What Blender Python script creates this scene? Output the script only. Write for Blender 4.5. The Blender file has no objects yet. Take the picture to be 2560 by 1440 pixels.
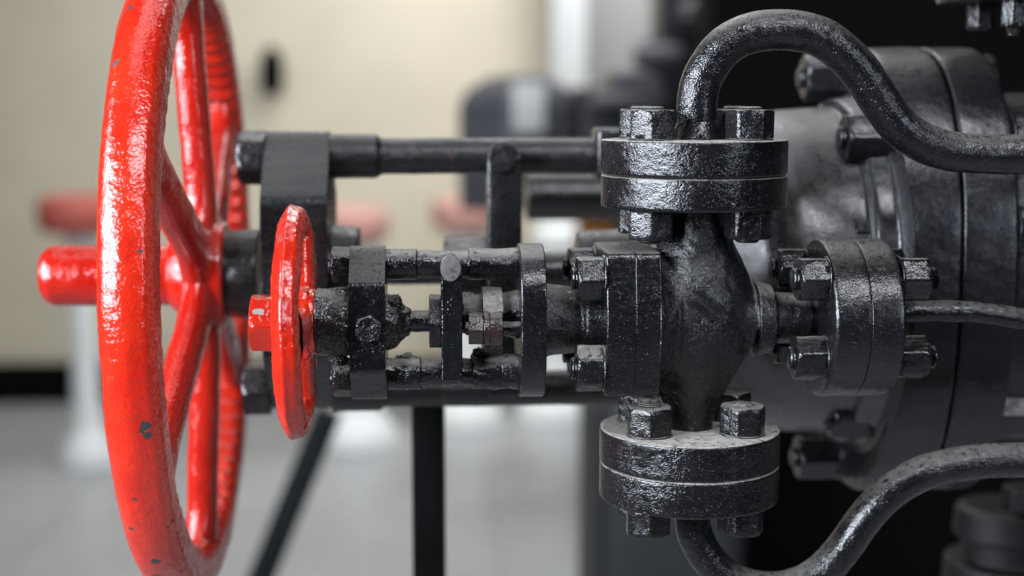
import bpy, math, random
import numpy as np
from mathutils import Vector, Matrix, noise

S = bpy.context.scene
COL = S.collection
random.seed(7)

# ------------------------------------------------------------------ camera
FPX = 3600.0                       # focal length in pixels of a 2560 wide picture
VX, VY = 1080.0, 250.0             # where lines running straight back meet
D0 = 0.90                          # depth of the small valve's axis
pitch = math.atan((720 - VY) / FPX)
yaw = math.atan((1280 - VX) / FPX * math.cos(pitch))
F = Vector((math.sin(yaw) * math.cos(pitch), math.cos(yaw) * math.cos(pitch), -math.sin(pitch)))
Rt = Vector((math.cos(yaw), -math.sin(yaw), 0))
Up = Rt.cross(F)
OX, OY = 1728.0, 797.0             # the valve centre = world origin in x/y, z lifted to real height
HZ = 1.0                           # height of the valve axis above the floor
CAM = Vector((0, 0, HZ)) - F * D0 - Rt * ((OX - 1280) / FPX * D0) - Up * ((720 - OY) / FPX * D0)

def P(px, py, Y):
    """point of the plane y=Y seen at a picture position (measuring aid)"""
    d = F + Rt * ((px - 1280) / FPX) + Up * ((720 - py) / FPX)
    t = (Y - CAM.y) / d.y
    return CAM + d * t
def PX(px, Y, py=797): return P(px, py, Y).x
def PZ(py, Y, px=1728): return P(px, py, Y).z
U = 0.00025                        # one picture pixel at the valve axis

cam = bpy.data.cameras.new('camera')
co = bpy.data.objects.new('camera', cam)
COL.objects.link(co)
co.location = CAM
co.rotation_euler = (math.pi / 2 - pitch, 0, -yaw)
cam.sensor_width = 36
cam.lens = FPX / 2560 * 36
cam.clip_start = 0.05
cam.clip_end = 60
cam.dof.use_dof = True
cam.dof.focus_distance = 0.865
cam.dof.aperture_fstop = 3.0
cam.dof.aperture_blades = 0
S.camera = co

# ------------------------------------------------------------------ world, lamps, exposure
w = bpy.data.worlds.new('World'); S.world = w; w.use_nodes = True
w.node_tree.nodes['Background'].inputs[0].default_value = (0.62, 0.72, 1.0, 1)
w.node_tree.nodes['Background'].inputs[1].default_value = 0.02
S.view_settings.view_transform = 'Standard'
S.view_settings.look = 'None'
S.view_settings.exposure = 0
S.view_settings.gamma = 1
S.view_settings.use_curve_mapping = False

def area(name, loc, target, sx, sy, power, color, spread=180):
    l = bpy.data.lights.new(name, 'AREA'); l.shape = 'RECTANGLE'
    l.size = sx; l.size_y = sy; l.energy = power; l.color = color; l.spread = math.radians(spread)
    o = bpy.data.objects.new(name, l); COL.objects.link(o)
    o.location = loc
    d = Vector(target) - Vector(loc)
    o.rotation_euler = d.to_track_quat('-Z', 'Y').to_euler()
    return o
WK, WS = .150, 60
for k, az in enumerate((43, 61, 79)):       # three tall window panes to the left of the camera
    q_ = math.radians(az)
    area('window_light', (-2.2 * math.sin(q_), -2.2 * math.cos(q_), HZ + 0.5), (0, 0, HZ), 0.48, 1.2, 58 * WK, (0.83, 0.90, 1.0), WS)
area('second_window_light', (-2.3, 0.25, HZ + 0.6), (0, 0, HZ), 0.4, 1.2, 16, (0.80, 0.88, 1.0))
area('window_light_right', (1.9, -2.4, HZ + 0.8), (0, 0, HZ), 0.45, 1.1, 20, (0.78, 0.86, 1.0))
area('ceiling_light', (0.45, -1.5, HZ + 1.7), (0.1, 0.1, HZ), 1.2, 0.6, 38, (0.92, 0.95, 1.0))
area('skylight', (-0.4, 0.2, HZ + 2.3), (0, 0.1, HZ), 1.8, 1.0, 12, (0.92, 0.95, 1.0))
area('hall_window_light', (0.9, 3.9, HZ + 1.5), (0.35, 5.3, HZ + 1.0), 1.2, 1.4, 50, (0.93, 0.96, 1.0))
area('hall_fill_light', (-1.6, 1.2, HZ + 1.5), (0.1, 3.7, HZ - 0.3), 1.0, 1.0, 9, (0.95, 0.97, 1.0), 80)  # added fill lamp that lifts the white stands and the orange box
area('hall_ceiling_light', (0.25, 2.5, HZ + 2.4), (0.4, 2.9, 0), 2.0, 1.8, 84, (0.95, 0.97, 1.0))

# ------------------------------------------------------------------ scene tree helpers
def link(o, parent=None):
    COL.objects.link(o)
    if parent is not None: o.parent = parent
    return o
def tag(o, label=None, cat=None, group=None, kind=None):
    if label: o['label'] = label
    if cat: o['category'] = cat
    if group: o['group'] = group
    if kind: o['kind'] = kind
    return o
def thing(name, loc, label, cat, group=None):
    o = bpy.data.objects.new(name, None)
    o.empty_display_size = 0.02
    link(o); o.location = loc
    return tag(o, label, cat, group)
def rootloc(o):
    while o is not None and o.parent is not None: o = o.parent
    return Vector(o.location) if o is not None else Vector((0, 0, 0))

def jitter(V, Fc, amp, freq, seed=0, amp2=0, freq2=0):
    """push each vertex along its normal by smooth noise (world units)"""
    if amp == 0 and amp2 == 0: return V
    me = bpy.data.meshes.new('t'); me.from_pydata(V.tolist(), [], Fc); me.update()
    N = np.empty(len(V) * 3); me.vertices.foreach_get('normal', N); N = N.reshape(-1, 3)
    bpy.data.meshes.remove(me)
    o = Vector((seed * 1.7, seed * 3.1, seed * 0.9))
    d = np.array([amp * noise.noise(Vector(v) * freq + o) for v in V])
    if amp2: d += np.array([amp2 * noise.noise(Vector(v) * freq2 + o) for v in V])
    return V + N * d[:, None]

def mesh(name, V, Fc, mat, parent=None, smooth=True, sharp=None, at=None):
    """verts given in world coordinates; stored relative to the top-level object"""
    V = np.asarray(V, dtype=float)
    L = rootloc(parent) if at is None else Vector(at)
    V = V - np.array(L)
    me = bpy.data.meshes.new(name)
    me.from_pydata(V.tolist(), [], Fc)
    me.validate(); me.update()
    if smooth:
        me.shade_smooth()
        if sharp: me.set_sharp_from_angle(angle=math.radians(sharp))
    me.materials.append(mat)
    o = bpy.data.objects.new(name, me)
    link(o, parent)
    if parent is None or at is not None: o.location = L
    return o

def roundprof(pts, rad, seg=4):
    """fillet the inner corners of a polyline (s, r)"""
    out = [pts[0]]
    n = len(pts)
    if not hasattr(rad, '__len__'): rad = [rad] * n
    for i in range(1, n - 1):
        p0, p1, p2 = map(np.array, (pts[i - 1], pts[i], pts[i + 1]))
        a = p0 - p1; b = p2 - p1
        la, lb = np.linalg.norm(a), np.linalg.norm(b)
        if rad[i] <= 0 or la < 1e-9 or lb < 1e-9:
            out.append(tuple(p1)); continue
        a /= la; b /= lb
        k = min(rad[i], la * 0.45, lb * 0.45)
        for j in range(seg + 1):
            t = j / seg
            q = (1 - t) ** 2 * (p1 + a * k) + 2 * t * (1 - t) * p1 + t * t * (p1 + b * k)
            out.append(tuple(q))
    out.append(pts[-1])
    return out
def dense(pts, step):
    out = [pts[0]]
    for a, b in zip(pts[:-1], pts[1:]):
        L = math.hypot(b[0] - a[0], b[1] - a[1])
        n = max(1, int(math.ceil(L / step)))
        for k in range(1, n + 1):
            t = k / n
            out.append((a[0] + (b[0] - a[0]) * t, a[1] + (b[1] - a[1]) * t))
    return out

def revolve(prof, axis, c, n=96, rf=None, closed=False):
    """prof: list (s, r). axis 'X' or 'Z': s is the coordinate along it. c: centre. rf(theta, s, r)->(r) optional"""
    th = np.linspace(0, 2 * math.pi, n, endpoint=False)
    V = []; rings = []
    for s, r in prof:
        if r < 1e-7:
            rings.append([len(V)])
            V.append((s, 0, 0))
        else:
            rings.append(list(range(len(V), len(V) + n)))
            for t in th:
                rr = rf(t, s, r) if rf else r
                if isinstance(rr, tuple): V.append((rr[0], rr[1] * math.cos(t), rr[1] * math.sin(t)))
                else: V.append((s, rr * math.cos(t), rr * math.sin(t)))
    Fc = []
    for a, b in zip(rings[:-1], rings[1:]):
        if len(a) == 1 and len(b) == 1: continue
        for i in range(n):
            j = (i + 1) % n
            if len(a) == 1: Fc.append((a[0], b[j], b[i]))
            elif len(b) == 1: Fc.append((a[i], a[j], b[0]))
            else: Fc.append((a[i], a[j], b[j], b[i]))
    V = np.array(V)
    if axis == 'X':      # (s, u, v) -> x=s, y=u, z=v
        W = V + np.array([0, c[1], c[2]]) if True else V
        W[:, 0] = V[:, 0] + c[0]
    else:                # Z
        W = np.stack([V[:, 1] + c[0], V[:, 2] + c[1], V[:, 0] + c[2]], 1)
    # orient outward
    return W, Fc

def fixn(o):
    import bmesh
    bm = bmesh.new(); bm.from_mesh(o.data); bmesh.ops.recalc_face_normals(bm, faces=bm.faces); bm.to_mesh(o.data); bm.free()
    return o

def disc(name, axis, c, s0, s1, R, mat, parent, fil=1.5 * U * 4, n=160, rf=None, jit=(0.00025, 60), step=0.004, seed=0, hole=0):
    prof = dense(roundprof([(s0, 0), (s0, R), (s1, R), (s1, 0)], fil if not isinstance(fil, tuple) else [0, fil[0], fil[1], 0]), step)
    V, Fc = revolve(prof, axis, c, n, rf)
    V = jitter(V, Fc, jit[0], jit[1], seed, jit[0] * .4, jit[1] * 5)
    o = mesh(name, V, Fc, mat, parent, sharp=60)
    return fixn(o)
def lathe(name, axis, c, pts, mat, parent, rad=0.001, n=96, rf=None, jit=(0.0002, 80), step=0.003, seed=0, jit2=None):
    prof = dense(roundprof(pts, rad), step)
    V, Fc = revolve(prof, axis, c, n, rf)
    j2 = jit2 or (jit[0] * .4, jit[1] * 5)
    V = jitter(V, Fc, jit[0], jit[1], seed, j2[0], j2[1])
    return fixn(mesh(name, V, Fc, mat, parent, sharp=70))

def frames(pts):
    pts = [Vector(p) for p in pts]
    T = []
    for i in range(len(pts)):
        a = pts[max(i - 1, 0)]; b = pts[min(i + 1, len(pts) - 1)]
        T.append((b - a).normalized())
    n = T[0].orthogonal().normalized()
    out = []
    for i, t in enumerate(T):
        n = (n - t * n.dot(t)).normalized()
        out.append((pts[i], t, n, t.cross(n)))
    return out
def catmull(ctrl, per=14):
    c = [Vector(p) for p in ctrl]
    c = [c[0] * 2 - c[1]] + c + [c[-1] * 2 - c[-2]]
    out = []
    for i in range(1, len(c) - 2):
        for k in range(per):
            t = k / per
            p0, p1, p2, p3 = c[i - 1:i + 3]
            out.append(0.5 * ((2 * p1) + (-p0 + p2) * t + (2 * p0 - 5 * p1 + 4 * p2 - p3) * t * t + (-p0 + 3 * p1 - 3 * p2 + p3) * t ** 3))
    out.append(c[-2])
    return out
def smoothpts(p, it=8):
    p = [q.copy() for q in p]
    for _ in range(it):
        q = [v.copy() for v in p]
        for i in range(1, len(p) - 1): q[i] = (p[i - 1] + p[i] * 2 + p[i + 1]) / 4
        p = q
    return p
def tube(name, pts, rfun, mat, parent, n=48, jit=(0.0003, 50), seed=0, at=None, cap=True):
    fr = frames(pts); V = []; m = len(fr)
    for i, (p, t, a, b) in enumerate(fr):
        r = rfun(i / (m - 1)) if callable(rfun) else rfun
        for k in range(n):
            q = 2 * math.pi * k / n
            V.append(p + (a * math.cos(q) + b * math.sin(q)) * r)
    Fc = [(i * n + k, i * n + (k + 1) % n, (i + 1) * n + (k + 1) % n, (i + 1) * n + k) for i in range(m - 1) for k in range(n)]
    V = [tuple(v) for v in V]
    if cap:
        V += [tuple(fr[0][0]), tuple(fr[-1][0])]
        e = len(V)
        Fc += [(e - 2, (k + 1) % n, k) for k in range(n)] + [(e - 1, (m - 1) * n + k, (m - 1) * n + (k + 1) % n) for k in range(n)]
    V = jitter(np.array(V), Fc, jit[0], jit[1], seed, jit[0] * .35, jit[1] * 5)
    return fixn(mesh(name, V, Fc, mat, parent, sharp=60, at=at))

def box(name, lo, hi, mat, parent=None, bev=0.001, seg=3, jit=(0, 1), cuts=0, at=None, seed=0):
    import bmesh
    bm = bmesh.new()
    bmesh.ops.create_cube(bm, size=1)
    lo = Vector(lo); hi = Vector(hi)
    for v in bm.verts:
        v.co = Vector([lo[k] + (v.co[k] + .5) * (hi[k] - lo[k]) for k in range(3)])
    if cuts: bmesh.ops.subdivide_edges(bm, edges=bm.edges[:], cuts=cuts, use_grid_fill=True)
    if bev:
        ed = [e for e in bm.edges if len(e.link_faces) == 2 and e.calc_face_angle() > 0.5]
        bmesh.ops.bevel(bm, geom=ed, offset=bev, segments=seg, profile=.5, affect='EDGES')
    V = np.array([v.co[:] for v in bm.verts]); Fc = [tuple(v.index for v in f.verts) for f in bm.faces]
    bm.verts.index_update()
    Fc = [tuple(v.index for v in f.verts) for f in bm.faces]
    bm.free()
    if jit[0]: V = jitter(V, Fc, jit[0], jit[1], seed, jit[0] * .4, jit[1] * 5)
    return mesh(name, V, Fc, mat, parent, sharp=35, at=at)

# --- nut: hexagon whose corners are rounded off at the ends
def hexr(t, apo, p=26, rot=0):
    s = 0
    for k in range(6):
        c = math.cos(t + rot - k * math.pi / 3)
        if c > 0: s += c ** p
    return apo / (s ** (1 / p))
def nut_vf(apo, h, rot=0, n=96, cham=True):
    """axis +Z from 0 to h"""
    V = []; rings = []
    th = [2 * math.pi * k / n for k in range(n)]
    rc = apo * 1.02
    def ring(fn):
        rings.append(list(range(len(V), len(V) + n)))
        for t in th: V.append(fn(t))
    rings.append([0]); V.append((0, 0, 0))
    for f in (.3, .6, .85):
        ring(lambda t, f=f: (rc * f * math.cos(t), rc * f * math.sin(t), 0))
    ring(lambda t: (rc * math.cos(t) * .97, rc * math.sin(t) * .97, 0))
    def side(t, z, top):
        r = hexr(t, apo, rot=rot)
        return (r * math.cos(t), r * math.sin(t), z)
    def ch(t, top):
        r = hexr(t, apo, rot=rot); d = max(0, r - rc) * .62 + apo * .03
        return (r * math.cos(t), r * math.sin(t), h - d if top else d * .35)
    ring(lambda t: ch(t, False))
    for k in range(1, 6):
        def mid(t, k=k):
            a = ch(t, False); b = ch(t, True); z = a[2] + (b[2] - a[2]) * k / 6
            return (a[0], a[1], z)
        ring(mid)
    ring(lambda t: ch(t, True))
    ring(lambda t: (rc * math.cos(t) * .97, rc * math.sin(t) * .97, h))
    for f in (.85, .6, .3):
        ring(lambda t, f=f: (rc * f * math.cos(t), rc * f * math.sin(t), h))
    rings.append([len(V)]); V.append((0, 0, h))
    Fc = []
    for a, b in zip(rings[:-1], rings[1:]):
        for i in range(n):
            j = (i + 1) % n
            if len(a) == 1: Fc.append((a[0], b[j], b[i]))
            elif len(b) == 1: Fc.append((a[i], a[j], b[0]))
            else: Fc.append((a[i], a[j], b[j], b[i]))
    return np.array(V), Fc
def zcyl_vf(pts, n=48, thread=0, rad=0.0008, step=.002):
    prof = dense(roundprof(pts, rad), step)
    return revolve(prof, 'Z', (0, 0, 0), n)
def raw(name, V, Fc, mat, jit=(0.00022, 150), seed=0):
    V = jitter(V, Fc, jit[0], jit[1], seed, jit[0] * .5, jit[1] * 5)
    me = bpy.data.meshes.new(name); me.from_pydata(V.tolist(), [], Fc); me.update()
    me.shade_smooth(); me.set_sharp_from_angle(angle=math.radians(62))
    me.materials.append(mat)
    import bmesh
    bm = bmesh.new(); bm.from_mesh(me); bmesh.ops.recalc_face_normals(bm, faces=bm.faces); bm.to_mesh(me); bm.free()
    return me

def bolt(parent, p0, p1, apo, hn, mats, stub0=.003, stub1=.003, rs=None, rot=0, head0=False, thread=True, collar=0, seed=0, names=('nut', 'nut')):
    """stud from p0 to p1 (outer faces of the clamped flanges) with a nut outside each end.
    part 'bolt' (the stud) with nut sub-parts."""
    p0 = Vector(p0); p1 = Vector(p1)
    ax = (p1 - p0); L = ax.length; ax.normalize()
    rs = rs or apo * .52
    a = -hn - stub0; b = L + hn + stub1
    # threaded stud: ridged profile
    pts = [(a, 0), (a, rs * .82), (a + .0010, rs)]
    s = a + .0010
    if thread:
        while s < b - .0022:
            pts += [(s + .0006, rs * 1.0), (s + .0011, rs * .90)]
            s += .0013
    pts += [(b - .0010, rs), (b, rs * .82), (b, 0)]
    V, Fc = revolve(pts, 'Z', (0, 0, 0), 40)
    me = raw('bolt', V, Fc, mats[0], (0.00012, 200), seed)
    o = bpy.data.objects.new('bolt', me); link(o, parent)
    M = ax.to_track_quat('Z', 'Y').to_matrix().to_4x4()
    o.matrix_local = Matrix.Translation(p0 - rootloc(parent)) @ M
    for end in (0, 1):
        if hn <= 0: continue
        apo_ = apo
        V, Fc = nut_vf(apo_, hn, rot + (0.16 * ((seed * 7 + end * 3) % 5 - 2)) * (1 if rot == 0 else .0))
        if end == 0: V = V * np.array([1, 1, -1]); Fc = [tuple(reversed(f)) for f in Fc]
        nm = names[end]
        if nm is None: continue
        me = raw(nm, V, Fc, mats[1], (0.00035, 130), seed + end)
        nn = bpy.data.objects.new(nm, me); link(nn, o)
        nn.location = (0, 0, 0 if end == 0 else L)
        if collar:
            V, Fc = zcyl_vf([(0, 0), (0, apo * 1.12), (collar, apo * 1.08), (collar, 0)], 64)
            if end == 0: V = V * np.array([1, 1, -1])
            me = raw('washer', V, Fc, mats[1], (0.0002, 200), seed)
            ww = bpy.data.objects.new('washer', me); link(ww, o)
            ww.location = (0, 0, 0 if end == 0 else L)
            nn.location.z += -collar if end == 0 else collar
    return o

# ------------------------------------------------------------------ surface nets for the cast body
def surface_net(fn, lo, hi, h):
    xs = np.arange(lo[0], hi[0] + h, h); ys = np.arange(lo[1], hi[1] + h, h); zs = np.arange(lo[2], hi[2] + h, h)
    X, Y, Z = np.meshgrid(xs, ys, zs, indexing='ij')
    D = fn(X, Y, Z)
    ins = D < 0
    nx, ny, nz = D.shape
    c = [ins[i:nx - 1 + i, j:ny - 1 + j, k:nz - 1 + k] for i in (0, 1) for j in (0, 1) for k in (0, 1)]
    tot = sum(a.astype(int) for a in c)
    act = (tot > 0) & (tot < 8)
    idx = -np.ones(act.shape, int)
    cells = np.argwhere(act)
    idx[act] = np.arange(len(cells))
    acc = np.zeros((len(cells), 3)); cnt = np.zeros(len(cells))
    ci, cj, ck = cells.T
    corners = [(i, j, k) for i in (0, 1) for j in (0, 1) for k in (0, 1)]
    for a in range(8):
        for b in range(a + 1, 8):
            A, B = corners[a], corners[b]
            if sum(abs(A[q] - B[q]) for q in range(3)) != 1: continue
            da = D[ci + A[0], cj + A[1], ck + A[2]]; db = D[ci + B[0], cj + B[1], ck + B[2]]
            m = (da < 0) != (db < 0)
            t = np.where(m, da / np.where(m, da - db, 1), 0)
            for q in range(3): acc[:, q] += np.where(m, A[q] + t * (B[q] - A[q]), 0)
            cnt += m
    V = (cells + acc / cnt[:, None]) * h + np.array(lo)
    Fc = []
    for ax in range(3):
        sh = [nx, ny, nz]; sh[ax] -= 1
        sl0 = [slice(1, -1)] * 3; sl0[ax] = slice(0, -1)
        sl1 = [slice(1, -1)] * 3; sl1[ax] = slice(1, None)
        a = ins[tuple(sl0)]; b = ins[tuple(sl1)]
        ed = np.argwhere(a != b)
        if not len(ed): continue
        off = np.array([1, 1, 1]); off[ax] = 0
        e = ed + off
        u, v = [(1, 2), (2, 0), (0, 1)][ax]
        def cell(du, dv):
            q = e.copy(); q[:, u] -= du; q[:, v] -= dv
            return idx[q[:, 0], q[:, 1], q[:, 2]]
        q = np.stack([cell(1, 1), cell(0, 1), cell(0, 0), cell(1, 0)], 1)
        flip = ~a[tuple(ed.T)]
        q[flip] = q[flip][:, ::-1]
        Fc += [tuple(r) for r in q.tolist() if min(r) >= 0]
    return V, Fc
def smin(a, b, k):
    h = np.clip(.5 + .5 * (b - a) / k, 0, 1)
    return b * (1 - h) + a * h - k * h * (1 - h)
def cylX(X, Y, Z, x0, x1, r, c=(0, 0)):
    d = np.sqrt((Y - c[0]) ** 2 + (Z - c[1]) ** 2) - r
    e = np.maximum(x0 - X, X - x1)
    return np.minimum(np.maximum(d, e), 0) + np.sqrt(np.maximum(d, 0) ** 2 + np.maximum(e, 0) ** 2)
def coneX(X, Y, Z, x0, x1, r0, r1):
    t = np.clip((X - x0) / (x1 - x0), 0, 1)
    d = np.sqrt(Y ** 2 + Z ** 2) - (r0 + (r1 - r0) * t)
    e = np.maximum(x0 - X, X - x1)
    return np.minimum(np.maximum(d, e), 0) + np.sqrt(np.maximum(d, 0) ** 2 + np.maximum(e, 0) ** 2)
def coneZ(X, Y, Z, z0, z1, r0, r1):
    return coneX(Z, Y, X, z0, z1, r0, r1)
def ell(X, Y, Z, c, r):
    k = np.sqrt(((X - c[0]) / r[0]) ** 2 + ((Y - c[1]) / r[1]) ** 2 + ((Z - c[2]) / r[2]) ** 2)
    return (k - 1) * min(r)

# ------------------------------------------------------------------ materials
class NT:
    def __init__(s, name):
        s.m = bpy.data.materials.new(name); s.m.use_nodes = True
        s.t = s.m.node_tree; s.b = s.t.nodes['Principled BSDF']; s.pos = None
    def n(s, typ, **kw):
        o = s.t.nodes.new(typ)
        for k, v in kw.items(): setattr(o, k, v)
        return o
    def l(s, a, b): s.t.links.new(a, b)
    def geo(s):
        if s.pos is None: s.pos = s.n('ShaderNodeNewGeometry')
        return s.pos
    def noise(s, scale, detail=3, rough=.55, dist=0, vec=None):
        o = s.n('ShaderNodeTexNoise'); o.inputs['Scale'].default_value = scale
        o.inputs['Detail'].default_value = detail; o.inputs['Roughness'].default_value = rough
        o.inputs['Distortion'].default_value = dist
        s.l(vec or s.geo().outputs['Position'], o.inputs['Vector'])
        return o.outputs['Fac']
    def math(s, op, a, b=None, c=None, clamp=False):
        o = s.n('ShaderNodeMath', operation=op, use_clamp=clamp)
        for i, x in enumerate((a, b, c)):
            if x is None: continue
            if isinstance(x, (int, float)): o.inputs[i].default_value = x
            else: s.l(x, o.inputs[i])
        return o.outputs[0]
    def ss(s, v, a, b, to=(0, 1)):
        o = s.n('ShaderNodeMapRange', interpolation_type='SMOOTHSTEP')
        s.l(v, o.inputs[0])
        for i, x in zip((1, 2, 3, 4), (a, b, *to)): o.inputs[i].default_value = x
        return o.outputs[0]
    def mix(s, f, a, b):
        o = s.n('ShaderNodeMix', data_type='RGBA')
        if isinstance(f, (int, float)): o.inputs[0].default_value = f
        else: s.l(f, o.inputs[0])
        for i, x in ((6, a), (7, b)):
            if isinstance(x, tuple): o.inputs[i].default_value = (*x, 1)
            else: s.l(x, o.inputs[i])
        return o.outputs[2]
    def nz(s, ch=2):
        o = s.n('ShaderNodeSeparateXYZ'); s.l(s.geo().outputs['Normal'], o.inputs[0]); return o.outputs[ch]
    def bump(s, h, dist, strength=1.0, prev=None):
        o = s.n('ShaderNodeBump'); o.inputs['Distance'].default_value = dist
        o.inputs['Strength'].default_value = strength
        s.l(h, o.inputs['Height'])
        if prev: s.l(prev, o.inputs['Normal'])
        return o.outputs[0]
    def out(s, col=None, rough=None, nrm=None, **kw):
        for sock, v in (('Base Color', col), ('Roughness', rough), ('Normal', nrm)):
            if v is None: continue
            if isinstance(v, (int, float)): s.b.inputs[sock].default_value = v
            elif isinstance(v, tuple): s.b.inputs[sock].default_value = (*v, 1)
            else: s.l(v, s.b.inputs[sock])
        for k, v in kw.items(): s.b.inputs[k.replace('_', ' ')].default_value = v
        return s.m

def chips(t, pts, noisy):
    """mask of small chips (centre, radius) with ragged edges"""
    tot = None
    for c, r in pts:
        d = t.n('ShaderNodeVectorMath', operation='DISTANCE')
        t.l(t.geo().outputs['Position'], d.inputs[0]); d.inputs[1].default_value = c
        v = t.math('ADD', t.math('DIVIDE', d.outputs['Value'], r), t.math('MULTIPLY', t.math('SUBTRACT', noisy, .5), 2.2))
        m = t.ss(v, 1.03, .93)
        tot = m if tot is None else t.math('MAXIMUM', tot, m)
    return tot

def black(name, base=(.0030, .0030, .0036), rough=(.22, .5), dust=1.0, dcol=(.21, .195, .178), bscale=420, bdist=.0009,
          dlo=.55, dhi=.95, rust=0.0, speck=.75, grain=1.0, dust_sheen=.25, spec=.5):
    t = NT(name)
    f = t.noise(bscale * 2.4, 1.5, .45)
    m = t.noise(bscale * .62, 2, .4)
    big = t.noise(22, 3, .6)
    fine = t.noise(2600, 2, .6)
    h = t.math('ADD', t.math('MULTIPLY', f, .55), t.math('MULTIPLY', m, .75))
    patch = t.ss(t.noise(38, 3, .6), .35, .65, (.45, 1.15))
    n1 = t.bump(t.math('MULTIPLY', h, patch), bdist * .72, grain)
    up = t.ss(t.nz(2), dlo, dhi)
    dn = t.noise(260, 5, .7)
    dm = t.math('MULTIPLY', up, t.ss(dn, .30, .52))
    # dust plus a ceiling reflection put into the colour where faces tilt up
    fm = t.math('MULTIPLY', t.ss(t.nz(2), -.35, .9), t.ss(t.math('ADD', t.math('MULTIPLY', big, .5), t.math('MULTIPLY', dn, .5)), .42, .62))
    fm = t.math('MULTIPLY', fm, dust_sheen * .08)
    sp = t.math('MULTIPLY', t.ss(t.noise(1500, 1, .5), .70, .76), .55 * speck)
    dm = t.math('MULTIPLY', dm, dust, clamp=True)
    tot = t.math('MAXIMUM', t.math('MAXIMUM', dm, fm), sp)
    tint = t.mix(t.ss(fine, .3, .7), tuple(c * .6 for c in dcol), tuple(c * 1.2 for c in dcol))
    col = t.mix(t.ss(big, .35, .65), base, tuple(c * 1.6 for c in base))
    if rust:
        rm = t.math('MULTIPLY', t.ss(t.noise(120, 5, .7), .60, .72), rust)
        col = t.mix(rm, col, (.16, .045, .02))
    col = t.mix(tot, col, tint)
    rr = t.math('ADD', t.ss(dn, .3, .7, (rough[0] * .62, rough[1] * .62)), t.math('MULTIPLY', tot, .9), clamp=True)
    nn = t.bump(t.math('MULTIPLY', fine, t.math('ADD', t.math('MULTIPLY', tot, 2.0), .12)), .00012, 1, n1)
    return t.out(col, rr, nn, Specular_IOR_Level=spec)

def red(name, pts=(), rough=(.09, .18), side=0.45, bscale=430, bdist=.0010, base=(.47, .0135, .0055)):
    t = NT(name)
    f = t.noise(bscale * 1.25, 1.5, .45); m = t.noise(bscale * .36, 2, .4); big = t.noise(30, 3, .6)
    h = t.math('ADD', t.math('MULTIPLY', f, .6), t.math('MULTIPLY', m, .8))
    dn = t.noise(350, 5, .7)
    col = t.mix(t.ss(big, .3, .7), tuple(c * .86 for c in base), (base[0] * 1.05, base[1] * 1.5, base[2] * 1.2))
    # dusty rubbed film on the faces nobody polishes (towards the machine), and small dark pin specks
    dm = t.math('MULTIPLY', t.math('MULTIPLY', t.ss(t.nz(0), .55, .95), t.ss(dn, .35, .65)), side)
    col = t.mix(dm, col, (.42, .17, .13))
    up = t.math('MULTIPLY', t.math('MULTIPLY', t.ss(t.nz(2), .8, 1.0), t.ss(dn, .4, .6)), .5)
    col = t.mix(up, col, (.42, .27, .22))
    sp = t.math('MULTIPLY', t.ss(t.noise(520, 1, .4), .745, .77), .8)
    col = t.mix(sp, col, (.10, .02, .015))
    rr = t.math('ADD', t.ss(dn, .3, .7, rough), t.math('MULTIPLY', dm, .5), clamp=True)
    if pts:
        cm = chips(t, [p[:2] for p in pts], t.noise(260, 4, .65))
        col = t.mix(cm, col, pts[0][2])
        rr = t.math('MAXIMUM', rr, t.math('MULTIPLY', cm, .5))
        h = t.math('SUBTRACT', h, t.math('MULTIPLY', cm, .45))
    nn = t.bump(t.math('MULTIPLY', h, t.ss(t.noise(30, 3, .6), .35, .65, (.7, 1.1))), bdist * .8, 1.0)
    return t.out(col, rr, nn, Specular_IOR_Level=.5, Coat_Weight=.15, Coat_Roughness=.06)

def plain(name, col, rough=.6, var=.12, scale=3, bd=0, spec=.5):
    t = NT(name)
    a = t.noise(scale, 4, .6)
    c = t.mix(t.ss(a, .3, .7), tuple(x * (1 - var) for x in col), tuple(min(1, x * (1 + var)) for x in col))
    nn = t.bump(t.noise(scale * 30, 3), bd, 1) if bd else None
    return t.out(c, rough, nn, Specular_IOR_Level=spec)

M_FL = black('black_paint_flange', dcol=(.38, .355, .32), rough=(.17, .36), bscale=430, bdist=.0010)
M_BODY = black('black_paint_cast_body', rough=(.34, .55), dust_sheen=.15, bscale=470, bdist=.0012, dust=.6)
M_BON = black('black_paint_dusty', rough=(.22, .40), dust=.5, dlo=.72, dust_sheen=.36, speck=1.0, bscale=400, bdist=.0007)
M_SIDE = black('black_paint_side_flange', rough=(.30, .46), dust=.22, dlo=.6, dust_sheen=.3, speck=1.2, bscale=400, bdist=.0006, dcol=(.16, .145, .13))
M_YOKE = black('black_paint_glossy_thick', base=(.003, .003, .0036), rough=(.20, .40), dust_sheen=.16, dust=.45, speck=.35, bscale=300, bdist=.0013)
M_NUT = black('black_paint_nut', rough=(.2, .45), dust_sheen=.22, dust=.8, bscale=420, bdist=.0012)
M_STUD = black('black_stud', rough=(.2, .4), dust_sheen=.2, dust=.7, bscale=500, bdist=.0005)
M_ROD = black('black_greasy_rod', rough=(.15, .45), dust_sheen=.25, dust=.9, dlo=.35, dhi=.9, bscale=350, bdist=.0011)
M_GREASE = black('caked_grease', base=(.008, .008, .008), rough=(.12, .5), dust_sheen=.2, dust=.5, bscale=260, bdist=.003)
M_PIPE = black('black_paint_pipe', rough=(.17, .36), dust_sheen=.30, dust=.42, dlo=.3, dhi=1.0, bscale=400, bdist=.0012)
M_GLAND = black('dusty_gland', rough=(.3, .6), dust_sheen=.6, dust=1.0, dlo=.15, dhi=.75, rust=.8, bscale=300, bdist=.0014)
M_RUST = black('rusty_black_rod', rough=(.45, .7), dust_sheen=.15, dust=.12, rust=.9, dlo=.5, dhi=.9)
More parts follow.
